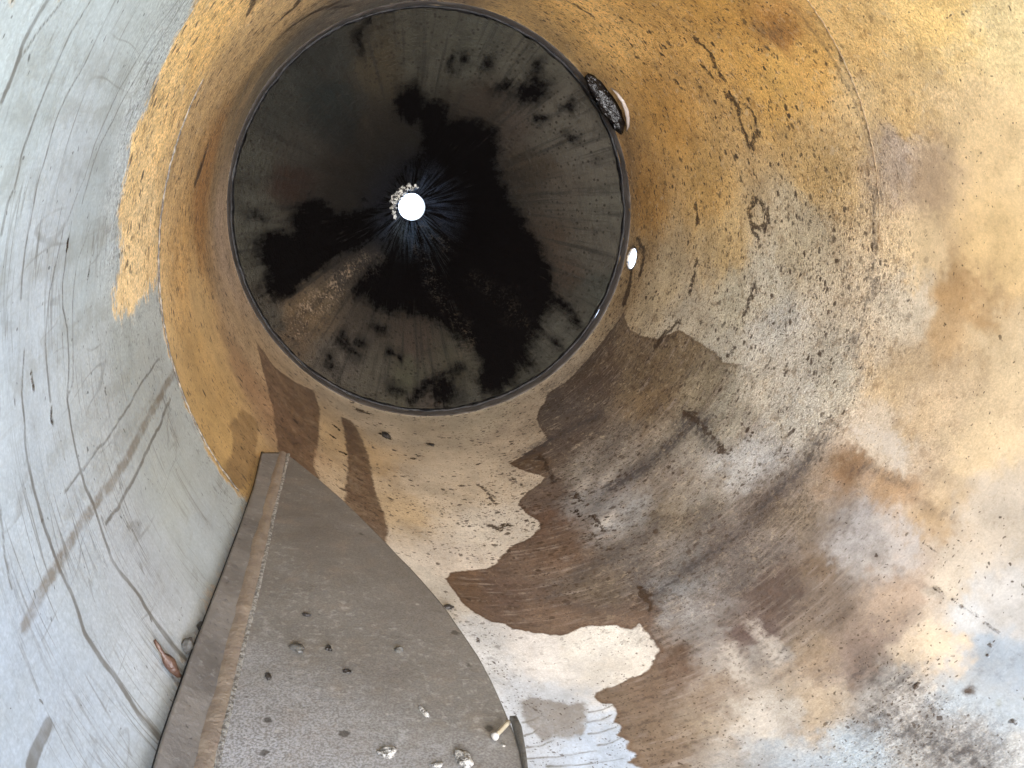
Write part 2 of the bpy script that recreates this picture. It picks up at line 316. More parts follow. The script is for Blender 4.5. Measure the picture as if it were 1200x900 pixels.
# black marks, cracks, tar smears
blk = [([(815,45),(830,62),(840,80),(847,92)],.010,.008),([(852,110),(862,122),(867,140),(875,167),(880,175)],.010,.012),([(880,175),(887,155),(885,135),(872,122)],.009,.004),([(775,57),(779,56)],.008,.006),([(784,52),(788,54)],.010,.006),([(797,53),(800,52)],.008,.004),([(825,83),(832,86)],.009,.006),
 ([(665,0),(678,8),(690,16),(697,22)],.010,.008),([(743,66),(750,70)],.010,.008),([(790,93),(797,101)],.009,.005),([(817,98),(820,101)],.009,.006),
 ([(885,232),(877,250),(882,265),(892,282)],.010,.008),([(882,265),(891,267),(901,256),(895,242),(885,233)],.007,.009),([(815,237),(816,250),(817,260)],.010,.014),([(817,305),(814,320),(807,347)],.009,.008),([(885,335),(880,350),(874,365)],.011,.009),
 ([(796,375),(780,390),(772,402)],.010,.014),([(796,377),(790,395),(778,400)],.008,.006),([(860,407),(852,420)],.010,.008),([(747,281),(754,292),(753,310),(750,325)],.012,.012),([(747,281),(738,296)],.010,.008),([(740,318),(739,328),(735,345),(731,354)],.012,.018),
 ([(800,487),(812,488),(818,497)],.016,.010),([(818,496),(828,506),(842,520),(857,536)],.010,.004),([(632,535),(642,552),(650,566)],.012,.006),([(675,598),(687,615),(695,628),(705,642)],.006,.004),([(674,580),(684,588)],.010,.004),([(695,605),(705,622)],.010,.007),([(750,690),(757,700),(764,716)],.012,.006),
 ([(1083,636),(1090,642),(1111,658)],.003,.0012),([(1098,690),(1102,693)],.004,.003),([(1104,696),(1130,712),(1172,742)],.0012,.001),([(1115,701),(1118,703)],.003,.002),([(1140,718),(1144,720)],.004,.002),([(1160,757),(1163,760)],.004,.003),([(1157,769),(1158,770)],.004,.003),([(1147,750),(1148,751)],.003,.003),
 ([(1075,732),(1080,740)],.003,.002),([(1185,846),(1190,850)],.005,.003),([(1072,805),(1076,800)],.004,.003),
 ([(61,478),(60,490),(62,494)],.0045,.006),([(105,305),(104,318),(102,328)],.003,.0035),([(80,285),(79,295)],.005,.005),([(104,250),(103,258)],.004,.004),([(148,308),(149,312)],.005,.005),([(38,440),(40,458)],.004,.003),([(123,456),(124,462)],.003,.003),
 ([(262,150),(255,172),(246,196)],.006,.006),([(330,60),(315,80),(305,95)],.010,.006),([(420,3),(400,8),(385,10)],.012,.008),([(299,-5),(296,6),(292,14)],.020,.012),([(352,-4),(345,8),(330,20)],.02,.012),([(395,3),(372,12),(350,25),(338,34),(328,42)],.016,.010),([(318,48),(300,75),(286,105),(280,122)],.008,.006),([(240,180),(236,196),(230,210)],.020,.02),([(278,128),(270,150),(264,172)],.005,.004),
 ([(408,463),(414,472)],.012,.008),([(420,480),(432,484)],.020,.012),([(386,508),(391,512)],.012,.01),([(398,527),(404,531)],.012,.012),([(394,500),(396,503)],.012,.01),([(449,509),(456,513)],.018,.014),([(505,521),(507,522)],.012,.01),([(471,533),(473,533)],.010,.008),([(481,538),(485,538)],.010,.008),([(492,534),(493,534)],.008,.006),
 ([(459,584),(461,585)],.008,.006),([(560,568),(572,578),(580,590)],.006,.012),([(575,616),(585,622),(598,615)],.010,.006),([(600,560),(612,570)],.006,.006),([(590,789),(591,790)],.005,.004),([(560,748),(562,756)],.004,.003),([(700,508),(703,506)],.008,.004)]
def ripple(): # thin dark ripples in the bare patch by the plate
    r = []
    for k, (x0, x1, yy) in enumerate([(612,636,842),(612,632,858),(690,722,830),(688,718,842),(612,650,872),(690,724,855),(614,700,884),(640,730,893),(700,728,868)]):
        r.append(([(x0, yy+5), ((x0+x1)/2, yy+2), (x1, yy-5)], .0048, .003))
    return r
mB = np.full(len(Q), -.05)
WB = np.stack([n3, n4], 1)*.05
for px, a, b in blk: mB = np.maximum(mB, line_field(Q, wall_uv(dens(px, 10)), a*(1.35 if a > .006 else 1), b*(1.35 if a > .006 else 1), WB if a > .006 else WIG))
mB = mB+np.where(mB > -.03, n3*.02*np.clip((Y_-.8)/1.0, .1, 1), 0)
for px, a, b in ripple(): mL = np.maximum(mL, L(px, a, b)-.0026)
# soft sooty smears, and shade painted along the cone's rim
soot_shade = [([(815,488),(795,512),(775,532),(748,552),(715,572)],.036,.030,1.1),([(803,492),(822,498)],.045,.04,1.15),([(812,500),(838,520)],.03,.02,.8),([(700,487),(672,500),(645,515),(618,532)],.034,.034,.95),([(640,455),(660,480),(690,490)],.03,.03,.5),([(966,508),(950,535),(930,555),(905,578),(885,608),(850,640),(800,672),(760,700)],.026,.026,.8),([(960,505),(930,550)],.03,.02,.6),([(700,575),(720,560),(690,610)],.02,.02,.5),
 ([(745,655),(755,690),(765,720)],.04,.03,.6),([(770,610),(740,640),(690,665),(640,700)],.04,.03,.6),([(820,600),(860,640),(870,690)],.05,.05,.45),([(650,700),(700,715),(740,712)],.03,.03,.45),([(720,520),(690,560),(650,590)],.05,.04,.45),([(900,540),(860,610),(820,650)],.03,.02,.3),([(1025,222),(1024,270),(1020,330),(1012,380),(1004,420)],.006,.006,.55),([(1020,220),(1030,224)],.014,.012,.8),([(1018,320),(1024,328),(1020,345)],.012,.014,.7),([(1000,398),(1008,408)],.012,.012,.7),([(995,408),(1012,428)],.010,.008,.5),
 ([(925,5),(960,50),(985,90),(1000,120),(1012,160)],.006,.004,.45),([(890,35),(905,42),(912,36)],.03,.02,.5),([(770,80),(778,90)],.03,.03,.3),([(420,470),(480,484),(540,482),(600,468)],.035,.035,.35),([(645,455),(690,420),(720,380),(733,350)],.04,.035,.4),([(738,180),(741,240),(739,290)],.025,.025,.35),
 ([(1000,548),(1020,552),(1045,560),(1060,572)],.016,.012,.5),([(1060,575),(1090,600),(1120,610)],.014,.010,.35),([(1010,770),(1060,780),(1080,800)],.025,.025,.35),([(1040,840),(1080,862),(1150,895)],.045,.05,.75),([(1010,790),(1060,800),(1090,830)],.03,.03,.6),([(960,790),(1010,775)],.02,.02,.4),([(880,690),(905,700),(930,690)],.04,.04,.4),([(1000,640),(1050,665),(1100,700)],.008,.006,.35)]
sb = np.zeros(len(Q))
for px, a, b, s in soot_shade:
    f = line_field(QW*.25+Q*.75, wall_uv(dens(px)), 0, 0, None, .16)   # minus distance
    w = (a+b)/2; sb = np.maximum(sb, s*np.exp(-np.clip(-f, 0, 9)**2/(2*w*w))*(f > -.159))
dn = [((850,200),.8),((800,250),.75),((850,350),.6),((985,290),1),((985,340),1),((900,230),.6),((800,60),.8),((740,60),.7),((1000,140),.5),((960,380),.6),((600,600),1.0),((590,560),.6),((540,560),.15),((470,540),.2),((1050,850),1.3),((1100,880),1.4),((1030,820),1.2),((960,800),.35),((725,880),1.0),((700,850),.6),((1150,200),.12),((1180,600),.1),((1130,640),.3),((60,300),.05),((60,700),.05),((200,600),.05),
 ((230,200),1.0),((200,130),.6),((180,200),.45),((240,400),.2),((330,60),.8),((260,120),1.1),((165,290),.4),((235,235),1.3),((640,640),.4),((740,460),.9),((760,500),.7),((700,680),.5),((800,660),.6),((850,700),.4),((760,670),.9),((900,620),.6),((930,470),.4),((1000,600),.2),((820,760),.5),((560,700),.1),((640,770),.05),((560,790),.8),((530,740),.5),((1170,770),.02),((1170,860),.25),((880,870),.25),((1080,450),.1),((1060,210),.25),((1100,130),.15),((840,870),.7),((780,140),.5)]
dens_f = field([(a, (v, 0, 0)) for a, v in dn], Q, 4.0)[:, 0]
gr = [((190,150),.9),((230,60),1.0),((225,190),.9),((260,110),.8),((215,290),.6),((240,400),.25),((250,500),.2),((60,300),.06),((60,700),.12),((200,560),.06),((850,200),.6),((900,380),.8),((1000,300),.7),((1000,100),.5),((1150,300),.08),((1180,600),.06),((960,450),.8),((750,470),.7),((650,620),.22),((800,680),.45),((900,600),.5),((1000,640),.12),((540,570),.25),((560,770),.2),((1100,870),.4),((1170,770),.03),((850,780),.15),((950,780),.2),((700,850),.1),((470,520),.15),((1050,520),.35)]
grit = field([(a, (v, 0, 0)) for a, v in gr], Q, 4.0)[:, 0]

so_ = [((600,520),1),((600,700),1),((700,600),1),((750,420),1),((730,380),1),((800,410),1),((835,425),.9),((850,450),.75),((860,500),.6),((880,540),.45),((900,430),.0),((930,480),.0),((780,700),1),((780,850),1),((720,820),1),((860,620),1),((920,600),.9),((880,740),1),((960,665),.9),((1000,630),.6),((1050,600),.1),((1100,650),0),((1060,720),.3),((1100,760),0),
 ((1020,780),.5),((960,840),.4),((900,870),.4),((1000,890),0),((1050,850),0),((1000,540),.2),((1040,520),0),((1200,700),0),((1150,850),0),((760,900),1),((850,900),.6),((1000,450),0),((960,530),.3)]
soft = np.clip(field([(a, (v, 0, 0)) for a, v in so_], QW, 3.5)[:, 0], 0, 1)
port_c = wall_uv([(741, 303)])[0]; PORT = .058
def keep_wall(I, J):
    a = aa[I]+np.pi/NA; y = (ys[J]+ys[J+1])/2
    hatch = (np.abs(a) > math.radians(142)) & (y > .25) & (y < 1.55)
    hole = ((a-port_c[0])**2+(y-port_c[1])**2) < PORT**2
    return ~hole
wall_me = grid_mesh('shell', WP, NA, len(ys), True, keep_wall)
col_attr(wall_me, 'base', base); col_attr(wall_me, 'cols', colS); col_attr(wall_me, 'colg', colG); col_attr(wall_me, 'col2', col2)
col_attr(wall_me, 'ma', np.stack([mG, mS, m2], 1)); col_attr(wall_me, 'mb', np.stack([mL, mLB, mLF], 1))
col_attr(wall_me, 'mc', np.stack([mB, mW, sb], 1)); col_attr(wall_me, 'md', np.stack([dens_f, grit, soft], 1))
col_attr(wall_me, 'wuv', np.stack([A_, Y_, 0*A_], 1))

t = NT('stained_steel_wall')
ma, mb, mc, md = t.rgb('ma'), t.rgb('mb'), t.rgb('mc'), t.rgb('md')
uv = t.attr('wuv').outputs['Vector']
nf = t.noise(60, 5, .6); nff = t.noise(210, 3, .6); nm = t.noise(14, 5, .6)
streak = t.noise(1.0, 4, .6, t.scale(uv, (5, 60, 1)))          # scour marks round the drum
along = t.noise(1.0, 4, .6, t.scale(uv, (70, 5, 1)))           # runs along the drum
edge = t.math('MULTIPLY_ADD', nf, .03, -.015)
def msk(s, w, amp=1.0, off=0.0):
    v = t.math('MULTIPLY_ADD', edge, amp, s); v = t.math('ADD', v, off)
    return t.ramp(v, -w, w)
fG = t.ramp(t.math('ADD', ma[0], t.math('MULTIPLY_ADD', t.math('ADD', t.math('MULTIPLY', t.noise(1.0, 5, .7, t.scale(uv, (14, 55, 1))), .5), t.math('MULTIPLY', nf, .5)), .16, -.08)), -.016, .016)
fS = t.math('MULTIPLY', msk(ma[1], .004, .5), t.ramp(t.math('ADD', md[2], t.math('MULTIPLY_ADD', nm, .5, -.25)), .05, .85))
f2 = msk(ma[2], .008, .8)
col = t.attr('base').outputs[0]
stc = t.mix(t.ramp(nm, .3, .75), t.attr('cols').outputs[0], t.mix(1.0, t.attr('cols').outputs[0], (.62, .58, .55), 'MULTIPLY'))
stc = t.mix(t.math('MULTIPLY', t.ramp(t.math('ADD', t.math('MULTIPLY', streak, .55), t.math('MULTIPLY', nm, .45)), .50, .66), .5), stc, (.36, .31, .27))
stc = t.mix(t.math('MULTIPLY', t.ramp(t.math('ADD', t.math('MULTIPLY', streak, .45), t.math('MULTIPLY', nf, .55)), .49, .36), .55), stc, (.07, .05, .04))
rim_ = t.ramp(t.math('ABSOLUTE', t.math('ADD', ma[1], -.007)), .010, 0.0)
stc = t.mix(t.math('MULTIPLY', rim_, .35), stc, (.10, .055, .03))
col = t.mix(fS, col, stc)
col = t.mix(t.math('MULTIPLY', f2, t.ramp(t.math('ADD', t.math('MULTIPLY', nm, .6), t.math('MULTIPLY', nf, .4)), .35, .6, .70, .97)), col, t.attr('col2').outputs[0])
gcol = t.mix(t.ramp(nm, .35, .75, 0, .35), t.attr('colg').outputs[0], (.30, .31, .29))
gcol = t.mix(t.math('MULTIPLY', t.ramp(along, .55, .75), .22), gcol, (.27, .24, .19))
gcol = t.mix(t.math('MULTIPLY', t.ramp(streak, .56, .72), .18), gcol, (.24, .23, .20))
for sc2, wd, st, th in (((1.1, 17, 1), .010, .62, .44), ((1.7, 31, 1), .014, .45, .42), ((9, 1.6, 1), .012, .40, .46)):
    q_ = t.noise(1.0, 2.5, .45, t.scale(uv, sc2))
    ln = t.ramp(t.math('ABSOLUTE', t.math('SUBTRACT', q_, .5)), wd, wd*.25)
    gcol = t.mix(t.math('MULTIPLY', t.math('MULTIPLY', ln, st), t.ramp(t.noise(5.0, 4, .6), th, th+.16)), gcol, (.17, .16, .135))
col = t.mix(fG, col, gcol)
# grain: granular crust, light and dark grains
ga = t.math('MULTIPLY_ADD', md[1], .75, .10)
g1 = t.ramp(nff, .30, .70, .52, 1.42); g2 = t.ramp(t.noise(110, 3, .65), .32, .68, .70, 1.26)
gm = t.math('MULTIPLY', g1, g2)
gray = t.t.nodes.new('ShaderNodeCombineColor')
for k in range(3): t.put(gray.inputs[k], t.math('MULTIPLY_ADD', t.math('SUBTRACT', gm, 1.0), ga, 1.0))
col = t.mix(1.0, col, gray.outputs[0], 'MULTIPLY')
cl = t.ramp(t.noise(5.5, 5, .62), .3, .7, .80, 1.16)
cgr = t.t.nodes.new('ShaderNodeCombineColor')
for k in range(3): t.put(cgr.inputs[k], cl)
col = t.mix(t.math('SUBTRACT', 1.0, t.math('MULTIPLY', fG, .6)), col, t.mix(1.0, col, cgr.outputs[0], 'MULTIPLY'))
# rough mottling of the deposits, and dark pinholes between the grains
mo = t.math('MULTIPLY', t.ramp(t.noise(26, 8, .72), .50, .66), t.ramp(md[1], .1, .7, .12, .62))
col = t.mix(t.math('MULTIPLY', mo, t.math('SUBTRACT', 1.0, fG)), col, t.mix(1.0, col, (.42, .33, .24), 'MULTIPLY'))
mo2 = t.math('MULTIPLY', t.ramp(t.noise(34, 8, .72, None, .4), .54, .68), t.ramp(md[1], .1, .7, .05, .45))
col = t.mix(t.math('MULTIPLY', mo2, t.math('SUBTRACT', 1.0, fG)), col, (.60, .50, .36))
mo3 = t.noise(52, 8, .78)
col = t.mix(t.math('MULTIPLY', t.ramp(mo3, .52, .70), .30), col, t.mix(1.0, col, (.50, .45, .40), 'MULTIPLY'))
col = t.mix(t.math('MULTIPLY', t.ramp(t.noise(1.0, 6, .72, t.scale(uv, (16, 110, 1))), .56, .70), .22), col, t.mix(1.0, col, (.50, .42, .36), 'MULTIPLY'))
col = t.mix(t.math('MULTIPLY', t.ramp(t.noise(1.0, 6, .72, t.scale(uv, (120, 12, 1))), .58, .70), .20), col, t.mix(1.0, col, (.55, .48, .42), 'MULTIPLY'))
# white scoured patches
fW = t.math('MULTIPLY', msk(mc[1], .022, 2.5), t.ramp(t.noise(80, 4, .7), .30, .55))
col = t.mix(t.math('MULTIPLY', fW, .6), col, (.56, .51, .45))
# sooty smears and painted rim shade
sf = t.math('MULTIPLY', mc[2], t.ramp(t.math('ADD', t.math('MULTIPLY', nf, .6), t.math('MULTIPLY', streak, .5)), .42, .66, .15, 1.25), clamp=True)
col = t.mix(t.math('MULTIPLY', sf, .88), col, (.042, .036, .037))
# runs
ed2 = t.math('MULTIPLY_ADD', nff, .004, -.002)
fl = t.ramp(t.math('ADD', mb[0], ed2), -.0030, .0010)
col = t.mix(t.math('MULTIPLY', fl, t.ramp(nm, .3, .6, .5, .9)), col, (.14, .13, .11))
fb = t.math('MULTIPLY', t.ramp(t.math('ADD', mb[1], t.math('ADD', t.math('MULTIPLY', ed2, 2.5), t.math('MULTIPLY', edge, .3))), -.005, .004), t.ramp(t.noise(26, 5, .7), .30, .55, .35, 1.0))
col = t.mix(t.math('MULTIPLY', fb, t.ramp(nm, .25, .7, .45, .85)), col, (.17, .14, .10))
ff = t.math('MULTIPLY', t.ramp(t.math('ADD', mb[2], t.math('MULTIPLY', edge, 1.6)), -.016, .004), t.ramp(t.noise(22, 5, .65), .38, .62))
col = t.mix(t.math('MULTIPLY', ff, .34), col, (.20, .19, .15))
# dark specks: two sizes, short dashes
dv = t.noise(9, 3, .6)
nz = t.t.nodes.new('ShaderNodeTexNoise'); nz.inputs['Scale'].default_value = 24; t.put(nz.inputs['Vector'], t.geo.outputs['Object'])
va = t.t.nodes.new('ShaderNodeVectorMath'); va.operation = 'MULTIPLY_ADD'; t.put(va.inputs[0], nz.outputs['Color']); va.inputs[1].default_value = (.035, .035, 0); t.put(va.inputs[2], uv); uvw = va.outputs[0]
wv = t.math('MULTIPLY', md[0], t.ramp(dv, .3, .65, .35, 1.15))
v1 = t.voro(1.0, t.scale(uvw, (30, 40, 1))); v2 = t.voro(1.0, t.scale(uvw, (62, 84, 1))); v3 = t.voro(1.0, t.scale(uvw, (13, 19, 1)))
def speck(v, r, lim):
    q = t.t.nodes.new('ShaderNodeSeparateColor'); t.t.links.new(v.outputs['Color'], q.inputs[0])
    on = t.math('LESS_THAN', q.outputs[0], t.math('MULTIPLY', wv, lim))
    rr = t.math('MULTIPLY_ADD', q.outputs[1], r*.9, r*.35)
    d = t.math('ADD', v.outputs['Distance'], t.math('MULTIPLY_ADD', nff, .35, -.17))
    return t.math('MULTIPLY', on, t.ramp(d, rr, t.math('MULTIPLY', rr, .55)))
suv = t.t.nodes.new('ShaderNodeSeparateXYZ'); t.t.links.new(uv, suv.inputs[0])
farw = t.math('MAXIMUM', t.ramp(suv.outputs[1], 1.45, 2.2), t.ramp(md[1], .45, .75)); v4 = t.voro(1.0, t.scale(uvw, (120, 160, 1)))
sp = t.math('MAXIMUM', t.math('MULTIPLY', t.math('MAXIMUM', t.math('MAXIMUM', speck(v1, .38, .85), t.math('MULTIPLY', speck(v2, .46, .95), .85)), t.math('MULTIPLY', speck(v3, .22, .18), .95)), farw), t.math('MULTIPLY', speck(v4, .42, .6), .85))
sp = t.math('MAXIMUM', sp, t.math('MULTIPLY', speck(v2, .34, .12), .9))
col = t.mix(t.math('MULTIPLY', sp, t.ramp(nm, .3, .7, .65, 1.0)), col, t.mix(fG, (.045, .027, .016), (.09, .085, .075)))
# black
far = t.ramp(suv.outputs[1], .9, 2.4, .12, 1.0)
brk = t.math('MULTIPLY_ADD', t.noise(48, 5, .72), .09, -.047)
fB = t.ramp(t.math('ADD', mc[0], t.math('MULTIPLY', brk, far)), -.003, .003)
fBn = t.math('MULTIPLY', fB, t.ramp(t.noise(130, 3, .6), .34, .52, .45, 1.0))
col = t.mix(t.math('MULTIPLY', fBn, .93), col, t.mix(nm, (.02, .014, .010), (.065, .038, .022)))
hgt = t.math('MULTIPLY', t.math('ADD', t.math('MULTIPLY', nff, .5), t.math('ADD', t.noise(110, 3, .65), t.math('MULTIPLY', nm, .6))), t.math('MULTIPLY_ADD', t.math('MULTIPLY', md[1], md[1]), 1.1, .015))
hgt = t.math('ADD', hgt, t.math('MULTIPLY', fB, .25)); hgt = t.math('SUBTRACT', hgt, t.math('MULTIPLY', fS, .05)); hgt = t.math('SUBTRACT', hgt, t.math('MULTIPLY', fG, .35))
nrm = t.bump(hgt, .6, .012)
rough = t.ramp(md[1], 0, .6, .42, .75)
WALL = t.done(col, t.math('SUBTRACT', rough, t.math('MULTIPLY', fB, .25)), nrm, 0.0, .4)

drum = empty('steel_drum')
tag(drum, 'rust-stained round steel drum seen from inside, ending in a blackened cone', 'drum')
shell = link('shell', wall_me, WALL, drum)
# ================================================================== the cone at the end
NC, NR = 720, 190
an = 2*np.pi*np.arange(NC)/NC; rr = RO+(RC-RO)*np.linspace(0, 1, NR)
AN, RR = np.meshgrid(an, rr); AN = AN.ravel(); RR = RR.ravel()
kk = (YT-YR)/(RC-RO)
CP = np.stack([RR*np.sin(AN), YT-kk*(RR-RO), -RR*np.cos(AN)], 1)
cw = fbm(CP, 2.0, 60, 4)*.012; CP[:, 1] += cw*np.clip((RC-RR)/.1, 0, 1)
CQ = CP[:, [0, 2]]
c1 = fbm(CP, 5., 71, 5); c2 = fbm(CP, 5., 81, 5); c3 = fbm(CP, 20., 91, 4); c4 = fbm(CP, 20., 95, 4)
CW = CQ+np.stack([c1, c2], 1)*.14+np.stack([c3, c4], 1)*.05
def csdf(px): return poly_sdf(CQ, cone_uv(dens(px, 20)), .3)
tar = [[(462,118),(463,110),(470,104),(480,102),(490,106),(496,113),(497,122),(503,117),(512,115),(522,119),(527,127),(526,140),(545,143),(572,144),(583,150),(585,175),(584,200),(590,215),(600,235),(612,255),(625,275),(635,300),(642,320),(650,345),(640,365),(632,385),(622,400),(616,425),(607,445),(590,456),(566,456),(562,440),(566,422),(556,412),(540,398),(520,385),(500,370),(470,366),(445,362),(425,352),(412,340),(428,318),(446,302),(452,285),(440,278),(420,292),(395,305),(380,318),(355,330),(343,344),(320,346),(310,346),(311,335),(312,318),(306,300),(306,285),(315,275),(332,272),(345,270),(338,258),(340,248),(350,238),(364,232),(380,236),(395,250),(420,245),(440,238),(455,225),(465,205),(478,190),(492,180),(494,160),(488,145),(478,145),(466,135)],
 [(603,114),(612,104),(622,94),(632,91),(642,95),(644,102),(637,112),(628,118),(613,118)],[(579,105),(586,102),(597,100),(596,106),(585,109)],[(640,352),(650,345),(668,355),(680,370),(682,383),(676,385),(668,370),(655,360)],
 [(508,462),(512,448),(520,440),(530,445),(535,458),(532,470),(520,475),(511,472)]]
mT = np.full(len(CQ), -.3)
for px in tar: mT = np.maximum(mT, csdf(px))
mT = mT+c3*.05+c1*.03
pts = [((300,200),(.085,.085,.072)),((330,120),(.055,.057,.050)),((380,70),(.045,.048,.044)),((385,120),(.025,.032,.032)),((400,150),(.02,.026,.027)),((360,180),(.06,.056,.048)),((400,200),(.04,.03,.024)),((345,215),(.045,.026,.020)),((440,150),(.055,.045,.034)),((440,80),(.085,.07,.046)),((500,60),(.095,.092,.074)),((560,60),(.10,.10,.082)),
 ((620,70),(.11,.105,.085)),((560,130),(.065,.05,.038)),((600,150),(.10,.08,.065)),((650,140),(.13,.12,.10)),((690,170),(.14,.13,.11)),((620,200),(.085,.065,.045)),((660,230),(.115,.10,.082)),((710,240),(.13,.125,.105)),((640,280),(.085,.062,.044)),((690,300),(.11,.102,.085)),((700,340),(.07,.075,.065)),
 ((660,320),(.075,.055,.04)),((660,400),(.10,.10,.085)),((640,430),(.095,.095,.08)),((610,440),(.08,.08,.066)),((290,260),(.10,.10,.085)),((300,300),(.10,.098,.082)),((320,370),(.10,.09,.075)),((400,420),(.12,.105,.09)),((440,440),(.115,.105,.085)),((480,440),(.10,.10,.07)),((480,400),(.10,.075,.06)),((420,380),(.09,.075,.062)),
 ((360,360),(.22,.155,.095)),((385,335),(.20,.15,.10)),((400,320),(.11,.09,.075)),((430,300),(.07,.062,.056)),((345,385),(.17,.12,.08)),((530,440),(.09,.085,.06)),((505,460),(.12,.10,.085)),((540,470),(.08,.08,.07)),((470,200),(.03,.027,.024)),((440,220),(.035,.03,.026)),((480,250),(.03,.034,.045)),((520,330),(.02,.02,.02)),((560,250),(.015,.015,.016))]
cbase = .39*np.array([1.04, 1.0, .93])*idw(CW, cone_uv([a for a, _ in pts]), [c for _, c in pts], 4.0)  # dim shade inside the cone is put into this steel colour
cm = [([(340,338),(365,360),(390,330),(430,290),(470,255)],.03,.02),]
glit = np.zeros(len(CQ))      # crusty grains, their glitter painted as paler colour
for px, s in [([(350,380),(372,350),(398,328),(425,305)],1.0),([(490,290),(505,320),(530,370),(545,395)],.55),([(560,330),(590,350),(610,380)],.35),([(430,320),(445,300)],.5),([(480,262),(500,275),(520,290)],.6)]:
    f = line_field(CW, cone_uv(dens(px)), 0, 0, None, .2); glit = np.maximum(glit, s*np.exp(-f**2/(2*.036**2))*(f > -.199))
cblk = np.full(len(CQ), -.05)
for px, w in [([(398,400),(420,418)],.008),([(402,392),(408,402)],.008),([(385,420),(388,428)],.012),([(440,382),(450,385)],.008),([(420,400),(428,404)],.006),([(455,412),(470,418)],.008),([(480,470),(500,450),(540,430)],.010),([(683,55),(685,58)],.01),([(630,76),(632,80)],.012),([(660,126),(668,122),(670,128)],.008),([(630,138),(636,140)],.012),([(665,160),(670,162)],.01),([(425,232),(430,236)],.01),([(290,255),(300,252),(312,258)],.010),([(570,75),(571,78)],.01),([(530,70),(531,84)],.006),([(545,68),(546,72)],.008),([(430,25),(418,45),(424,60)],.005),([(325,420),(340,440),(355,450)],.012),([(460,455),(475,460)],.012),([(650,400),(655,405)],.012),([(560,200),(562,205)],.01)]:
    cblk = np.maximum(cblk, line_field(CQ+np.stack([c3, c4], 1)*.03, cone_uv(dens(px)), w, w*.7))
cblk += c3*.012
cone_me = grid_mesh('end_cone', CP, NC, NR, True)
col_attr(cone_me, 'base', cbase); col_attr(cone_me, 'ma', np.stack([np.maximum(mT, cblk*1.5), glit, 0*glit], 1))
col_attr(cone_me, 'cuv', np.stack([AN, RR, 0*AN], 1))
t = NT('tarred_shaded_cone_steel')
ma = t.rgb('ma'); uv = t.attr('cuv').outputs['Vector']
uvr = t.t.nodes.new('ShaderNodeSeparateXYZ'); t.t.links.new(uv, uvr.inputs[0])
nf = t.noise(45, 5, .62); nff = t.noise(160, 3, .6); nm = t.noise(9, 5, .6)
rad = t.noise(1.0, 4, .6, t.scale(uv, (26, 2.2, 1))); rad2 = t.noise(1.0, 4, .6, t.scale(uv, (70, 5, 1))); ring = t.noise(1.0, 3, .5, t.scale(uv, (2, 110, 1)))
col = t.attr('base').outputs[0]
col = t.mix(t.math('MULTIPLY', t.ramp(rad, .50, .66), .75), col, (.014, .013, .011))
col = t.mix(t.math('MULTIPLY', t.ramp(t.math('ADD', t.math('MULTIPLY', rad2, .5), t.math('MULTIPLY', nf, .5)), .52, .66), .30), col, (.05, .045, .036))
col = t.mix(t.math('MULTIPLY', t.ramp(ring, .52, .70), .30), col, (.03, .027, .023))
v = t.voro(1.0, t.scale(t.geo.outputs['Object'], (38, 38, 38))); q = t.t.nodes.new('ShaderNodeSeparateColor'); t.t.links.new(v.outputs['Color'], q.inputs[0])
spk = t.math('MULTIPLY', t.math('LESS_THAN', q.outputs[0], t.math('ADD', t.ramp(nm, .42, .68, .02, .35), t.ramp(ma[0], -.22, 0, 0, .5))), t.ramp(t.math('ADD', v.outputs['Distance'], t.math('MULTIPLY_ADD', nff, .5, -.25)), .36, .18))
col = t.mix(t.math('MULTIPLY', spk, .85), col, (.012, .009, .007))
gsp = t.math('MULTIPLY', ma[1], t.ramp(t.math('ADD', t.math('MULTIPLY', t.noise(75, 3, .7), .6), t.math('MULTIPLY', t.noise(18, 5, .7), .4)), .49, .60))
col = t.mix(gsp, col, (.34, .25, .17))
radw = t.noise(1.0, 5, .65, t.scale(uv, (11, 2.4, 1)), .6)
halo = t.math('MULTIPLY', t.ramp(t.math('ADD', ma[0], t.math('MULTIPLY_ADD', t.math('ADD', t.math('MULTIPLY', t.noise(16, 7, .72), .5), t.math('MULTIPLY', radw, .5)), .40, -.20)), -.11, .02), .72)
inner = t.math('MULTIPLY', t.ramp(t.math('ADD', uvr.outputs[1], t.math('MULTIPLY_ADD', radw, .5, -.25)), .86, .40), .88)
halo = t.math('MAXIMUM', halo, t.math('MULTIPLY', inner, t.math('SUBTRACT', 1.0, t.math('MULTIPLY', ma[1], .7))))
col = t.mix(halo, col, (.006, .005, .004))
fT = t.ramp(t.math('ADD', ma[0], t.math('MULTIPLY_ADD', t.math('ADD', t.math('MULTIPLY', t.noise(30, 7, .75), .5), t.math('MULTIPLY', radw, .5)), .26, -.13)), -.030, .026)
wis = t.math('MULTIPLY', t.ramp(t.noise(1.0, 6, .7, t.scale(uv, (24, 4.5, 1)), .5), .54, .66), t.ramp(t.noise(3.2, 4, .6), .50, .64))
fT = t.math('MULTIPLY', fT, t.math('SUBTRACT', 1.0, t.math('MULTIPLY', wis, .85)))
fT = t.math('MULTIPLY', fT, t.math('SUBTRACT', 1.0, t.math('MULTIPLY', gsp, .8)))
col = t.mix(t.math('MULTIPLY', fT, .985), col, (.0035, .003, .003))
h = t.math('ADD', t.math('MULTIPLY', nff, .35), t.math('ADD', t.math('MULTIPLY', nf, .6), t.math('MULTIPLY', nm, .8)))
h = t.math('ADD', h, t.math('MULTIPLY', fT, .6)); h = t.math('ADD', h, t.math('MULTIPLY', gsp, 1.0))
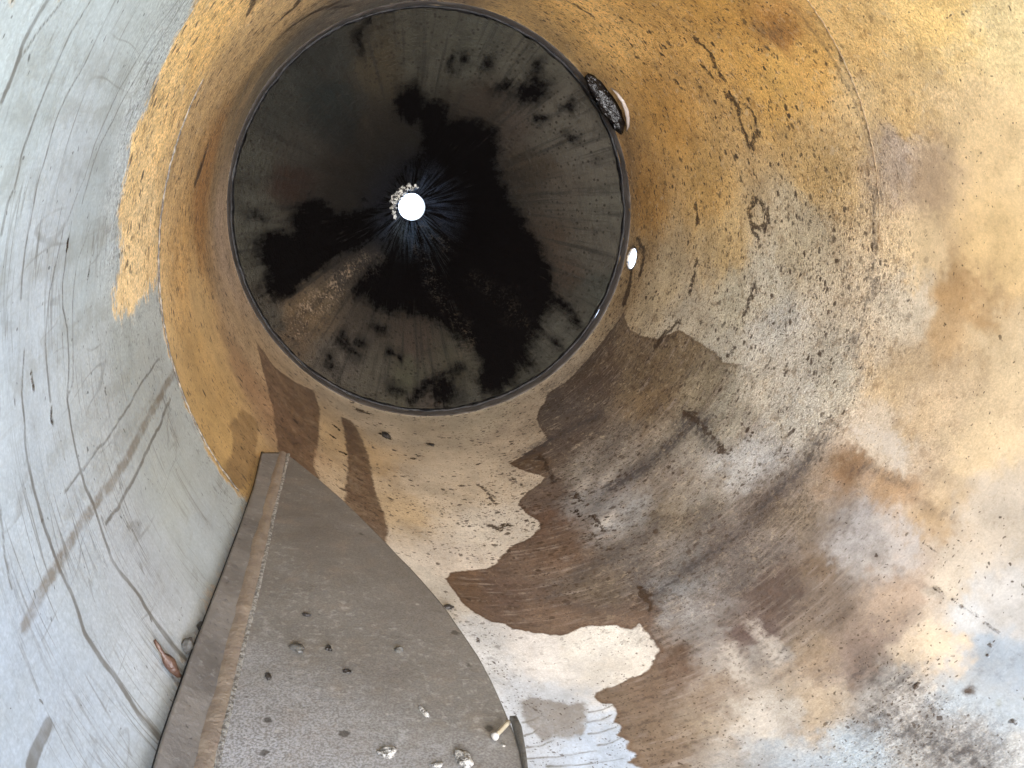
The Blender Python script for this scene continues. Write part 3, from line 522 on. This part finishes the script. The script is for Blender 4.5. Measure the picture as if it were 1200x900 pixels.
CONE = t.done(col, t.math('SUBTRACT', .62, t.math('MULTIPLY', fT, .22)), t.bump(h, .8, .012), 0.0, t.math('MULTIPLY_ADD', t.math('SUBTRACT', 1.0, fT), .22, t.math('MULTIPLY', fT, t.math('MULTIPLY', t.ramp(t.noise(1.0, 5, .7, t.scale(uv, (9, 6, 1)), .8), .44, .64), t.ramp(uvr.outputs[1], .34, .10, .005, .7)))))
t.put(t.b.inputs['Specular Tint'], t.mix(t.ramp(uvr.outputs[1], .42, .2), (1., .95, .88), (.40, .55, 1.0)))  # blue tint near the outlet puts the sky's glint into the material
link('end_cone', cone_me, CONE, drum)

# outlet: short open neck with a lip of tar around it
t = NT('wet_black_tar'); nn = t.noise(30, 4, .6)
TAR = t.done((.006, .005, .005), .16, t.bump(nn, .8, .02), 0.0, .5)
t = NT('dull_pipe_steel'); nn = t.noise(40, 4, .6)
PIPE = t.done(t.mix(nn, (.25, .22, .18), (.42, .40, .36)), .5, t.bump(nn, .3, .01), 0.0, .5)
neck = lathe('outlet_neck', [(RO, YT), (RO, YT+.10), (RO+.012, YT+.10), (RO+.012, YT-.01)], PIPE, drum, 96)
# torn collar of tar, its shine painted near-white, on the upper left of the outlet
def tube(name, pts, rads, mat, parent, nu=14, seed=1, wob=.25):
    P = []; rs = np.random.RandomState(seed)
    pts = np.asarray(pts, float)
    for k, p in enumerate(pts):
        d = pts[min(k+1, len(pts)-1)]-pts[max(k-1, 0)]; d /= np.linalg.norm(d)
        u = np.cross(d, [.1, .2, 1.0]); u /= np.linalg.norm(u); w = np.cross(d, u)
        for j in range(nu):
            a = 2*np.pi*j/nu; r = rads[k]*(1+wob*(rs.rand()-.5)); P.append(p+r*(math.cos(a)*u+math.sin(a)*w))
    P = np.array(P); n = len(pts)
    bm = bmesh.new(); vs = [bm.verts.new(p) for p in P]
    for k in range(n-1):
        for j in range(nu): bm.faces.new([vs[k*nu+j], vs[k*nu+(j+1) % nu], vs[(k+1)*nu+(j+1) % nu], vs[(k+1)*nu+j]])
    bm.faces.new(vs[:nu][::-1]); bm.faces.new(vs[-nu:])
    bmesh.ops.recalc_face_normals(bm, faces=bm.faces)
    me = bpy.data.meshes.new(name); bm.to_mesh(me); bm.free()
    for p in me.polygons: p.use_smooth = True
    return link(name, me, mat, parent)
t = NT('painted_glint_tar'); nn = t.noise(55, 4, .65)
GLINT_TAR = t.done(t.mix(t.ramp(nn, .46, .54), (.012, .011, .010), (.80, .78, .72)), .22, t.bump(nn, 1.0, .02), 0.0, .6)
cr = []
for k, a in enumerate(np.linspace(math.radians(165), math.radians(300), 22)):
    r = RO+.040+.014*math.sin(k*1.9)
    cr.append((r*math.sin(a), YT-kk*(r-RO)-.012, -r*math.cos(a)))
tube('tar_collar', cr, [.007+.019*math.sin(math.pi*min(1, (k+.3)/21.5))*(1+.3*math.sin(k*2.3)) for k in range(22)], GLINT_TAR, neck, 12, 4, .6)

# ring where wall and cone meet
t = NT('wet_black_seam'); nn = t.noise(35, 4, .6)
SEAM = t.done(t.mix(t.ramp(nn, .4, .6), (.006, .006, .007), (.022, .020, .020)), .42, t.bump(nn, .5, .01), 0.0, .15)
lathe('rim_seam', [(RC+.004, YR-.004), (RC-.006, YR-.010), (RC-.010, YR-.003), (RC-.011, YR+.006), (RC-.010, YR+.016), (RC+.004, YR+.012)], SEAM, drum, 480, .006)
t = NT('grey_brown_rim_steel'); nn = t.noise(16, 5, .65); nk = t.noise(60, 3, .6)
RIM = t.done(t.mix(t.ramp(nk, .55, .7), t.mix(nn, (.028, .025, .024), (.085, .072, .062)), (.05, .04, .035)), .38, t.bump(nk, .4, .008), 0.0, .5)
lathe('rim_band', [(1.004, YR-.055), (.9945, YR-.052), (.9925, YR-.046), (.9865, YR-.022), (RC-.001, YR-.008)], RIM, drum, 480, .004)

# weld seams round the wall
def weld_mat(name, a, b):
    t = NT(name); n = t.noise(70, 4, .6)
    return t.done(t.mix(t.ramp(n, .4, .65), a, b), .5, t.bump(n, .5, .008), 0.0, .5)
def weld_arc(name, y, a0, a1, mat, rad=.0035):
    A = np.linspace(math.radians(a0), math.radians(a1), int(abs(a1-a0)*2)); r = .9985
    rs = np.random.RandomState(5); P = [(r*math.sin(a)*(1+.0015*(rs.rand()-.5)), y+.003*(rs.rand()-.5), -r*math.cos(a)) for a in A]
    return tube(name, P, [rad*(.75+.5*rs.rand()) for _ in A], mat, drum, 8, 7, .4)
SEAMY = 1.965
weld_arc('weld_seam', SEAMY, -122, -61, weld_mat('left_weld_steel', (.07, .055, .04), (.24, .20, .15)), .0024)
weld_arc('weld_seam', SEAMY-.02, 96, 141, weld_mat('right_weld_steel', (.16, .10, .05), (.34, .24, .13)), .0012)

# drain hole in the wall: a rim of grime round the opening
pa, py = port_c
pc = np.array([math.sin(pa), py, -math.cos(pa)]); pu = np.array([math.cos(pa), 0, math.sin(pa)]); pn = np.array([math.sin(pa), 0, -math.cos(pa)])
bm = bmesh.new(); NP = 40; ringv = []
for (r, o) in [(.066, -.001), (.061, -.005), (.055, -.005), (.053, .0), (.053, .008), (.066, .008)]:
    row = []
    for j in range(NP):
        b = 2*math.pi*j/NP; row.append(bm.verts.new(pc+pu*(r*math.cos(b))+np.array([0, r*math.sin(b), 0])+pn*o))
    ringv.append(row)
for k in range(len(ringv)-1):
    for j in range(NP): bm.faces.new([ringv[k][j], ringv[k][(j+1) % NP], ringv[k+1][(j+1) % NP], ringv[k+1][j]])
bmesh.ops.recalc_face_normals(bm, faces=bm.faces)
me = bpy.data.meshes.new('drain_rim'); bm.to_mesh(me); bm.free()
t = NT('grimy_hole_rim'); nn = t.noise(45, 4, .6)
link('drain_rim', me, t.done(t.mix(t.ramp(nn, .4, .6), (.02, .014, .010), (.20, .15, .10)), .5, t.bump(nn, .6, .01)), drum)
# flange at the open end behind the camera
lathe('mouth_flange', [(1.004, Y0+.02), (1.004, Y0-.02), (1.09, Y0-.02), (1.09, Y0+.02), (1.004, Y0+.02)], PIPE, drum, 180)
# ================================================================== the curved grey baffle plate
W0 = np.array([-.784, 2.395, -.545]); W2 = np.array([-.849, .941, -.437])
SL = np.array([1, 0, -.2]); PNm = np.cross(W2-W0, SL); PNm /= np.linalg.norm(PNm)
if PNm[2] < 0: PNm = -PNm
def on_plate(px, lift=0.0):
    d = rays(px); t_ = ((W0-CAM)@PNm+lift)/(d@PNm); return CAM+t_[:, None]*d
weld_px = [(330,530),(322,560),(311,600),(299,650),(286,700),(272,750),(258,805),(244,860),(234,900),(222,950),(214,985)]
edge_px = [(334,530),(350,542),(375,562),(398,582),(420,603),(447,630),(475,660),(498,685),(520,711),(541,741),(560,770),(576,800),(589,829),(600,855),(608,878),(613,900),(617,930),(619,960),(619,985)]
left_px = [(307,530),(298,570),(284,610),(270,648),(257,682),(243,718),(230,752),(217,788),(203,828),(190,866),(180,900),(166,945),(155,985)]
plate = empty('baffle_plate', tuple((W0+W2)/2))
tag(plate, 'dusty grey steel baffle plate with a curved free edge jutting from the lower left wall', 'baffle')
def resample(P, n):
    P = np.asarray(P); s = np.r_[0, np.cumsum(np.linalg.norm(np.diff(P, axis=0), axis=1))]; q = np.linspace(0, s[-1], n)
    return np.stack([np.interp(q, s, P[:, k]) for k in range(3)], 1)
NU, NV = 120, 90
Wp = resample(on_plate(weld_px), NU)
Ep = on_plate(edge_px)
# pair free-edge points with weld points by their place along the drum
yE = Ep[:, 1]; o = np.argsort(yE); Eq = np.stack([np.interp(Wp[:, 1], yE[o], Ep[o, k]) for k in range(3)], 1)
Pl = []
rs = np.random.RandomState(3)
for v in np.linspace(0, 1, NV): Pl.append(Wp+(Eq-Wp)*v)
Pl = np.concatenate(Pl)
Pn = fbm(Pl, 3.0, 100, 4)*.010+fbm(Pl, 20., 104, 3)*.0015
Pl = Pl+PNm*Pn[:, None]
TH = .014
def slab(name, P, nu, nv, nrm, th, mat, parent):
    bm = bmesh.new(); top = [bm.verts.new(p) for p in P]; bot = [bm.verts.new(p-nrm*th) for p in P]
    fs = []
    for j in range(nv-1):
        for i in range(nu-1):
            a, b, c, d = j*nu+i, j*nu+i+1, (j+1)*nu+i+1, (j+1)*nu+i
            fs.append(bm.faces.new([top[a], top[b], top[c], top[d]])); fs.append(bm.faces.new([bot[d], bot[c], bot[b], bot[a]]))
    per = [i for i in range(nu)]+[j*nu+nu-1 for j in range(1, nv)]+[(nv-1)*nu+i for i in range(nu-2, -1, -1)]+[j*nu for j in range(nv-2, 0, -1)]
    for k in range(len(per)):
        a, b = per[k], per[(k+1) % len(per)]; fs.append(bm.faces.new([top[b], top[a], bot[a], bot[b]]))
    bmesh.ops.recalc_face_normals(bm, faces=bm.faces)
    me = bpy.data.meshes.new(name); bm.to_mesh(me); bm.free()
    for p in me.polygons: p.use_smooth = abs(Vector(p.normal).dot(Vector(nrm))) > .5
    return link(name, me, mat, parent)
t = NT('dusty_grey_plate')
n0 = t.noise(3.2, 5, .6); n1_ = t.noise(14, 5, .6); nf = t.noise(70, 4, .62); nff = t.noise(260, 3, .6)
col = t.mix(t.ramp(n0, .32, .68), (.138, .124, .112), (.172, .162, .150))
col = t.mix(t.ramp(n1_, .5, .75, 0, .45), col, (.23, .19, .155))
col = t.mix(t.ramp(n1_, .45, .25, 0, .5), col, (.115, .10, .09))
pale = t.math('MULTIPLY', t.ramp(nf, .50, .70), t.ramp(n0, .45, .65, .1, .55))
col = t.mix(pale, col, (.33, .32, .305))
gsep = t.t.nodes.new('ShaderNodeSeparateXYZ'); t.t.links.new(t.geo.outputs['Object'], gsep.inputs[0])
near = t.ramp(t.math('ADD', t.math('ADD', gsep.outputs[1], t.math('MULTIPLY', gsep.outputs[0], .9)), t.math('MULTIPLY_ADD', n1_, .35, -.17)), 0.70, .22)   # chalky dust at the near left end
col = t.mix(t.math('MULTIPLY', near, t.ramp(nff, .35, .6, .3, .85)), col, (.36, .365, .385))
v = t.voro(26); q = t.t.nodes.new('ShaderNodeSeparateColor'); t.t.links.new(v.outputs['Color'], q.inputs[0])
sp = t.math('MULTIPLY', t.math('LESS_THAN', q.outputs[0], .10), t.ramp(t.math('ADD', v.outputs['Distance'], t.math('MULTIPLY_ADD', nf, .5, -.25)), .26, .12))
col = t.mix(t.math('MULTIPLY', sp, .8), col, (.05, .045, .04))
v2 = t.voro(60); q2 = t.t.nodes.new('ShaderNodeSeparateColor'); t.t.links.new(v2.outputs['Color'], q2.inputs[0])
sp2 = t.math('MULTIPLY', t.math('LESS_THAN', q2.outputs[0], .09), t.ramp(v2.outputs['Distance'], .32, .16))
col = t.mix(t.math('MULTIPLY', sp2, .6), col, t.mix(q2.outputs[1], (.06, .055, .05), (.42, .40, .37)))
g = t.t.nodes.new('ShaderNodeCombineColor')
for k in range(3): t.put(g.inputs[k], t.ramp(nff, .3, .7, .82, 1.18))
col = t.mix(1.0, col, g.outputs[0], 'MULTIPLY')
hh = t.math('ADD', t.math('MULTIPLY', nf, .6), t.math('ADD', t.math('MULTIPLY', nff, .25), n1_))
PLATE = t.done(col, .6, t.bump(hh, .22, .006), 0.0, .35)
slab('plate', Pl, NU, NV, PNm, TH, PLATE, plate)
# foot strip between the weld and the drum's wall
Lp = resample(on_wall(left_px, .978), NU)
Sp = []
for v in np.linspace(0, 1, 14): Sp.append(Lp+(Wp-Lp)*v)
Sp = np.concatenate(Sp); Sp += (fbm(Sp, 10., 120, 4)*.006)[:, None]*PNm
sn = np.cross(Lp[-1]-Lp[0], Wp[60]-Lp[60]); sn /= np.linalg.norm(sn)
if sn @ (CAM-Lp[60]) < 0: sn = -sn
t = NT('dark_scuffed_strip')
n0 = t.noise(9, 5, .6); nf = t.noise(60, 4, .65)
col = t.mix(t.ramp(n0, .3, .7), (.12, .11, .102), (.20, .185, .17)); col = t.mix(t.ramp(nf, .55, .72, 0, .7), col, (.27, .26, .25)); col = t.mix(t.ramp(nf, .40, .26, 0, .8), col, (.03, .028, .026))
STRIP = t.done(col, .6, t.bump(nf, .35, .006), 0.0, .35)
slab('edge_strip', Sp, NU, 14, sn, .006, STRIP, plate)
t = NT('black_gap_shade'); nn = t.noise(60, 4, .6)
GAP = t.done((.008, .008, .008), .6, t.bump(nn, .5, .006), 0.0, .3)
tube('gap_shade', on_wall(left_px, .987), [.0032]*len(left_px), GAP, plate, 10, 31, .35)  # added black tube stands for the shade in the open gap
# tan weld bead along the fold, crusted along its right side
def bead(name, P, half, height, mat, side, seed, par=None):
    P = resample(P, 220); P = P+PNm*(fbm(P, 3.0, 100, 4)*.010+.001)[:, None]; rs = np.random.RandomState(seed); nv = 9; V = []
    w = half*np.interp(np.linspace(0, 1, 220), [0, .15, 1], [.75, 1.0, 1.0])*(1+.35*fbm(P, 26., seed, 3))
    hgt = height*(1+.7*fbm(P, 34., seed+5, 3))
    for k in range(nv):
        u = -1+2*k/(nv-1); V.append(P+np.outer(w*u, side)+np.outer(hgt*(1-u*u)-.002, PNm))
    me = grid_mesh(name, np.concatenate(V), 220, nv, False)
    return link(name, me, mat, par or plate)
side = np.cross(W2-W0, PNm); side /= np.linalg.norm(side)
if side[0] < 0: side = -side
t = NT('tan_weld_bead'); nn = t.noise(28, 4, .6); nf = t.noise(130, 3, .6)
col = t.mix(t.ramp(nn, .35, .65), (.205, .165, .135), (.26, .215, .17)); col = t.mix(t.ramp(nf, .55, .7, 0, .5), col, (.17, .12, .09))
wb = bead('weld_bead', Wp+side*.002, .0185, .006, t.done(col, .55, t.bump(nf, .4, .006)), side, 130)
t = NT('chalky_crust'); nn = t.noise(120, 4, .7)
col = t.mix(t.ramp(nn, .38, .6), (.15, .135, .12), (.40, .385, .355))
bead('crust_line', Wp+side*.022, .0065, .0022, t.done(col, .8, t.bump(nn, 1.0, .012)), side, 140, wb)

# ================================================================== loose things
t = NT('black_tar_crumb'); nn = t.noise(80, 4, .6)
CRUMB = t.done(t.mix(nn, (.008, .007, .007), (.04, .034, .03)), .35, t.bump(nn, .8, .01))
t = NT('grey_flake'); nn = t.noise(90, 4, .6)
FLAKE = t.done(t.mix(nn, (.05, .047, .044), (.12, .115, .105)), .5, t.bump(nn, .6, .008))
t = NT('pale_scale'); nn = t.noise(110, 4, .65)
SCALE = t.done(t.mix(t.ramp(nn, .35, .62), (.06, .055, .05), (.50, .48, .45)), .35, t.bump(nn, 1.0, .012))
t = NT('red_brown_rust'); nn = t.noise(60, 4, .6)
RUST = t.done(t.mix(nn, (.035, .012, .009), (.10, .055, .030)), .45, t.bump(nn, .7, .008))
def lump(name, c, u, v, n, lu, lv, h, mat, seed, label, cat, group=None, mul=1.0, rough=.55, sub=3):
    bm = bmesh.new(); bmesh.ops.create_icosphere(bm, subdivisions=sub, radius=1.0)
    P = np.array([p.co[:] for p in bm.verts])
    d = 1+rough*(fbm(P+seed*3.1, 1.6, seed, 3)*1.6)
    for p, q, k in zip(bm.verts, P, d):
        q = q*k; p.co = Vector(u*q[0]*lu+v*q[1]*lv+n*(max(q[2], -.35)*h))
    me = bpy.data.meshes.new(name); bm.to_mesh(me); bm.free()
    for p in me.polygons: p.use_smooth = True
    o = link(name, me, mat); o.location = Vector(c+n*h*.3); tag(o, label, cat, group); return o
def wall_frame(px):
    p = on_wall([px], .998)[0]; n = -np.array([p[0], 0, p[2]]); n /= np.linalg.norm(n); v = np.array([0, 1., 0]); return p, np.cross(v, n), v, n
def plate_frame(px):
    p = on_plate([px])[0]; v = np.array([0, 1., 0]); v -= PNm*(v@PNm); v /= np.linalg.norm(v); return p, np.cross(v, PNm), v, PNm
def put(where, px, name, lu, lv, h, ang, mat, seed, label, cat, group=None, rough=.55):
    p, u, v, n = where(px); ca, sa = math.cos(ang), math.sin(ang)
    return lump(name, p, u*ca+v*sa, -u*sa+v*ca, n, lu, lv, h, mat, seed, label, cat, group, rough=rough)
G1 = 'tar crumbs on the wall'; G2 = 'chips lying on the baffle plate'
put(wall_frame, (452, 511), 'tar_crumb', .020, .030, .012, .3, CRUMB, 1, 'largest black tar crumb on the pale bottom just below the dark cone', 'crumb', G1)
put(wall_frame, (525, 712), 'tar_crumb', .017, .010, .008, .2, CRUMB, 2, 'black ragged tar crumb beside the curved edge of the grey plate', 'crumb', G1)
put(wall_frame, (217, 758), 'tar_crumb', .010, .013, .012, .5, FLAKE, 3, 'grey brown curled crumb where a drip meets the plate on the left wall', 'crumb', G1)
put(wall_frame, (233, 735), 'tar_crumb', .006, .009, .009, .1, CRUMB, 4, 'small black crumb at the dark gap left of the plate strip', 'crumb', G1)
put(wall_frame, (506, 522), 'tar_crumb', .008, .018, .006, .4, CRUMB, 5, 'small flat black crumb right of the largest crumb below the cone', 'crumb', G1)
put(plate_frame, (348, 760), 'stone_flake', .011, .015, .006, .6, FLAKE, 11, 'dark angular grey flake near the middle left of the plate', 'flake', G2, .8)
put(plate_frame, (497, 836), 'paint_chip', .004, .015, .005, .35, SCALE, 12, 'narrow curved whitish chip near the right part of the plate', 'chip', G2, .8)
put(plate_frame, (454, 884), 'paint_chip', .014, .013, .006, .9, SCALE, 13, 'broad crumpled pale chip at the bottom edge of the photo on the plate', 'chip', G2, .9)
put(plate_frame, (543, 893), 'paint_chip', .013, .019, .008, .5, SCALE, 14, 'largest grey and white scale clump on the near end of the plate by the rod', 'chip', G2, 1.0)
put(plate_frame, (512, 897), 'paint_chip', .010, .006, .004, .1, SCALE, 15, 'thin white chip between the two larger pale chips on the plate', 'chip', G2, .8)
put(plate_frame, (467, 762), 'stone_flake', .009, .008, .005, .2, FLAKE, 16, 'small rough grey flake on the right half of the plate', 'flake', G2, .9)
put(plate_frame, (314, 793), 'stone_flake', .005, .009, .004, .2, CRUMB, 17, 'small dark crumb left of the middle on the plate', 'crumb', G2, .8)
put(plate_frame, (406, 788), 'stone_flake', .007, .006, .004, .2, CRUMB, 18, 'small black flake in the centre of the plate', 'crumb', G2, .9)
put(plate_frame, (385, 760), 'stone_flake', .005, .009, .004, .2, CRUMB, 19, 'tiny dark crumb right of the angular grey flake', 'crumb', G2, .9)
put(plate_frame, (359, 721), 'stone_flake', .008, .004, .004, -.3, CRUMB, 20, 'thin black sliver on the upper middle of the plate', 'sliver', G2, .7)
put(plate_frame, (589, 874), 'paint_chip', .004, .005, .003, .3, SCALE, 21, 'tiny white chip below the brass coloured rod', 'chip', G2, .7)

# red brown flake: a thin tail, a leaf shaped body and a hooked tip, stuck on the left wall
fl = on_wall([(181,750),(186,758),(191,766),(195,771),(199,777),(204,784),(209,791),(213,793)], .991)
o = tube('rust_flake', fl, [.0022, .003, .0026, .0062, .0085, .0075, .004, .0025], RUST, None, 10, 9, .4)
tag(o, 'thin red brown rust flake with a tail stuck to the grey left wall', 'flake')
# rod lying over the plate's free edge
t = NT('dull_brass'); nn = t.noise(50, 4, .6)
BRASS = t.done(t.mix(nn, (.26, .215, .14), (.42, .38, .30)), .32, t.bump(nn, .4, .006), .35)
t = NT('pale_metal_tip'); nn = t.noise(80, 4, .6)
TIP = t.done(t.mix(nn, (.34, .32, .29), (.50, .48, .45)), .3, t.bump(nn, .5, .006), .2)
a = on_plate([(581, 862)], .010)[0]; b = on_plate([(596, 846)], .014)[0]
rod = empty('short_rod', tuple(a)); tag(rod, 'short brass coloured rod with a pale tip lying at the curved edge of the plate', 'rod')
tube('shank', [a+(b-a)*s for s in np.linspace(0, 1, 6)], [.0042]*6, BRASS, rod, 12, 3, .12)
dd = (b-a)/np.linalg.norm(b-a)
tube('tip', [a-dd*.006, a-dd*.004, a+dd*.0, a+dd*.002], [.004, .0065, .0065, .0048], TIP, rod, 12, 6, .2)
# worn clip standing on the plate's edge beside the rod
e = on_plate([(597,842),(602,843),(606,852),(609,866),(613,884),(616,905),(617,930)], .003)
o = tube('edge_clip', e, [.004, .007, .0075, .0062, .0055, .005, .004], FLAKE, None, 10, 12, .35)
tag(o, 'rough grey brown lip along the near curved edge of the plate beside the rod', 'clip')

# tar lump on the rim of the cone, upper right, with a pale curled lip behind it
p0 = on_wall([(712, 120)], .985)[0]; n = -np.array([p0[0], 0, p0[2]]); n /= np.linalg.norm(n); v = np.array([0, 1., 0]); u = np.cross(v, n)
lumpE = empty('tar_lump', tuple(p0)); tag(lumpE, 'shiny black tar lump with pale curled lip on the upper right cone rim', 'tar lump')
path = on_wall([(687,88),(693,95),(700,104),(707,114),(714,124),(721,135),(726,146),(728,156)], .972)
tube('tar_body', path, [.010, .024, .033, .036, .047, .036, .030, .012], TAR, lumpE, 20, 21, 1.0)
t = NT('pale_curled_metal'); nn = t.noise(60, 4, .6)
LIP = t.done(t.mix(nn, (.26, .21, .18), (.42, .37, .33)), .4, t.bump(nn, .4, .008))
path = on_wall([(716,103),(724,110),(730,119),(734,129),(736,139),(736,148),(734,154)], .985)
tube('pale_lip', path, [.002, .006, .008, .009, .008, .006, .002], LIP, lumpE, 12, 23, .6)

# the whole drum with all that is in it lies tipped
for ob in list(C.objects):
    if ob.parent is None and ob.type in ('MESH', 'EMPTY'): ob.matrix_world = TILT @ ob.matrix_basis
# ================================================================== ground outside, glimpsed through the openings
t = NT('pale_concrete_yard'); nn = t.noise(1.2, 6, .6)
GR = t.done(t.mix(nn, (.56, .58, .60), (.66, .68, .70)), .9)
bm = bmesh.new(); S = 150
gv = [bm.verts.new(p) for p in [(-S, -S, -4.6), (S, -S, -4.6), (S, S, -4.6), (-S, S, -4.6)]]; bm.faces.new(gv)
me = bpy.data.meshes.new('ground'); bm.to_mesh(me); bm.free()
tag(link('ground', me, GR), kind='structure')
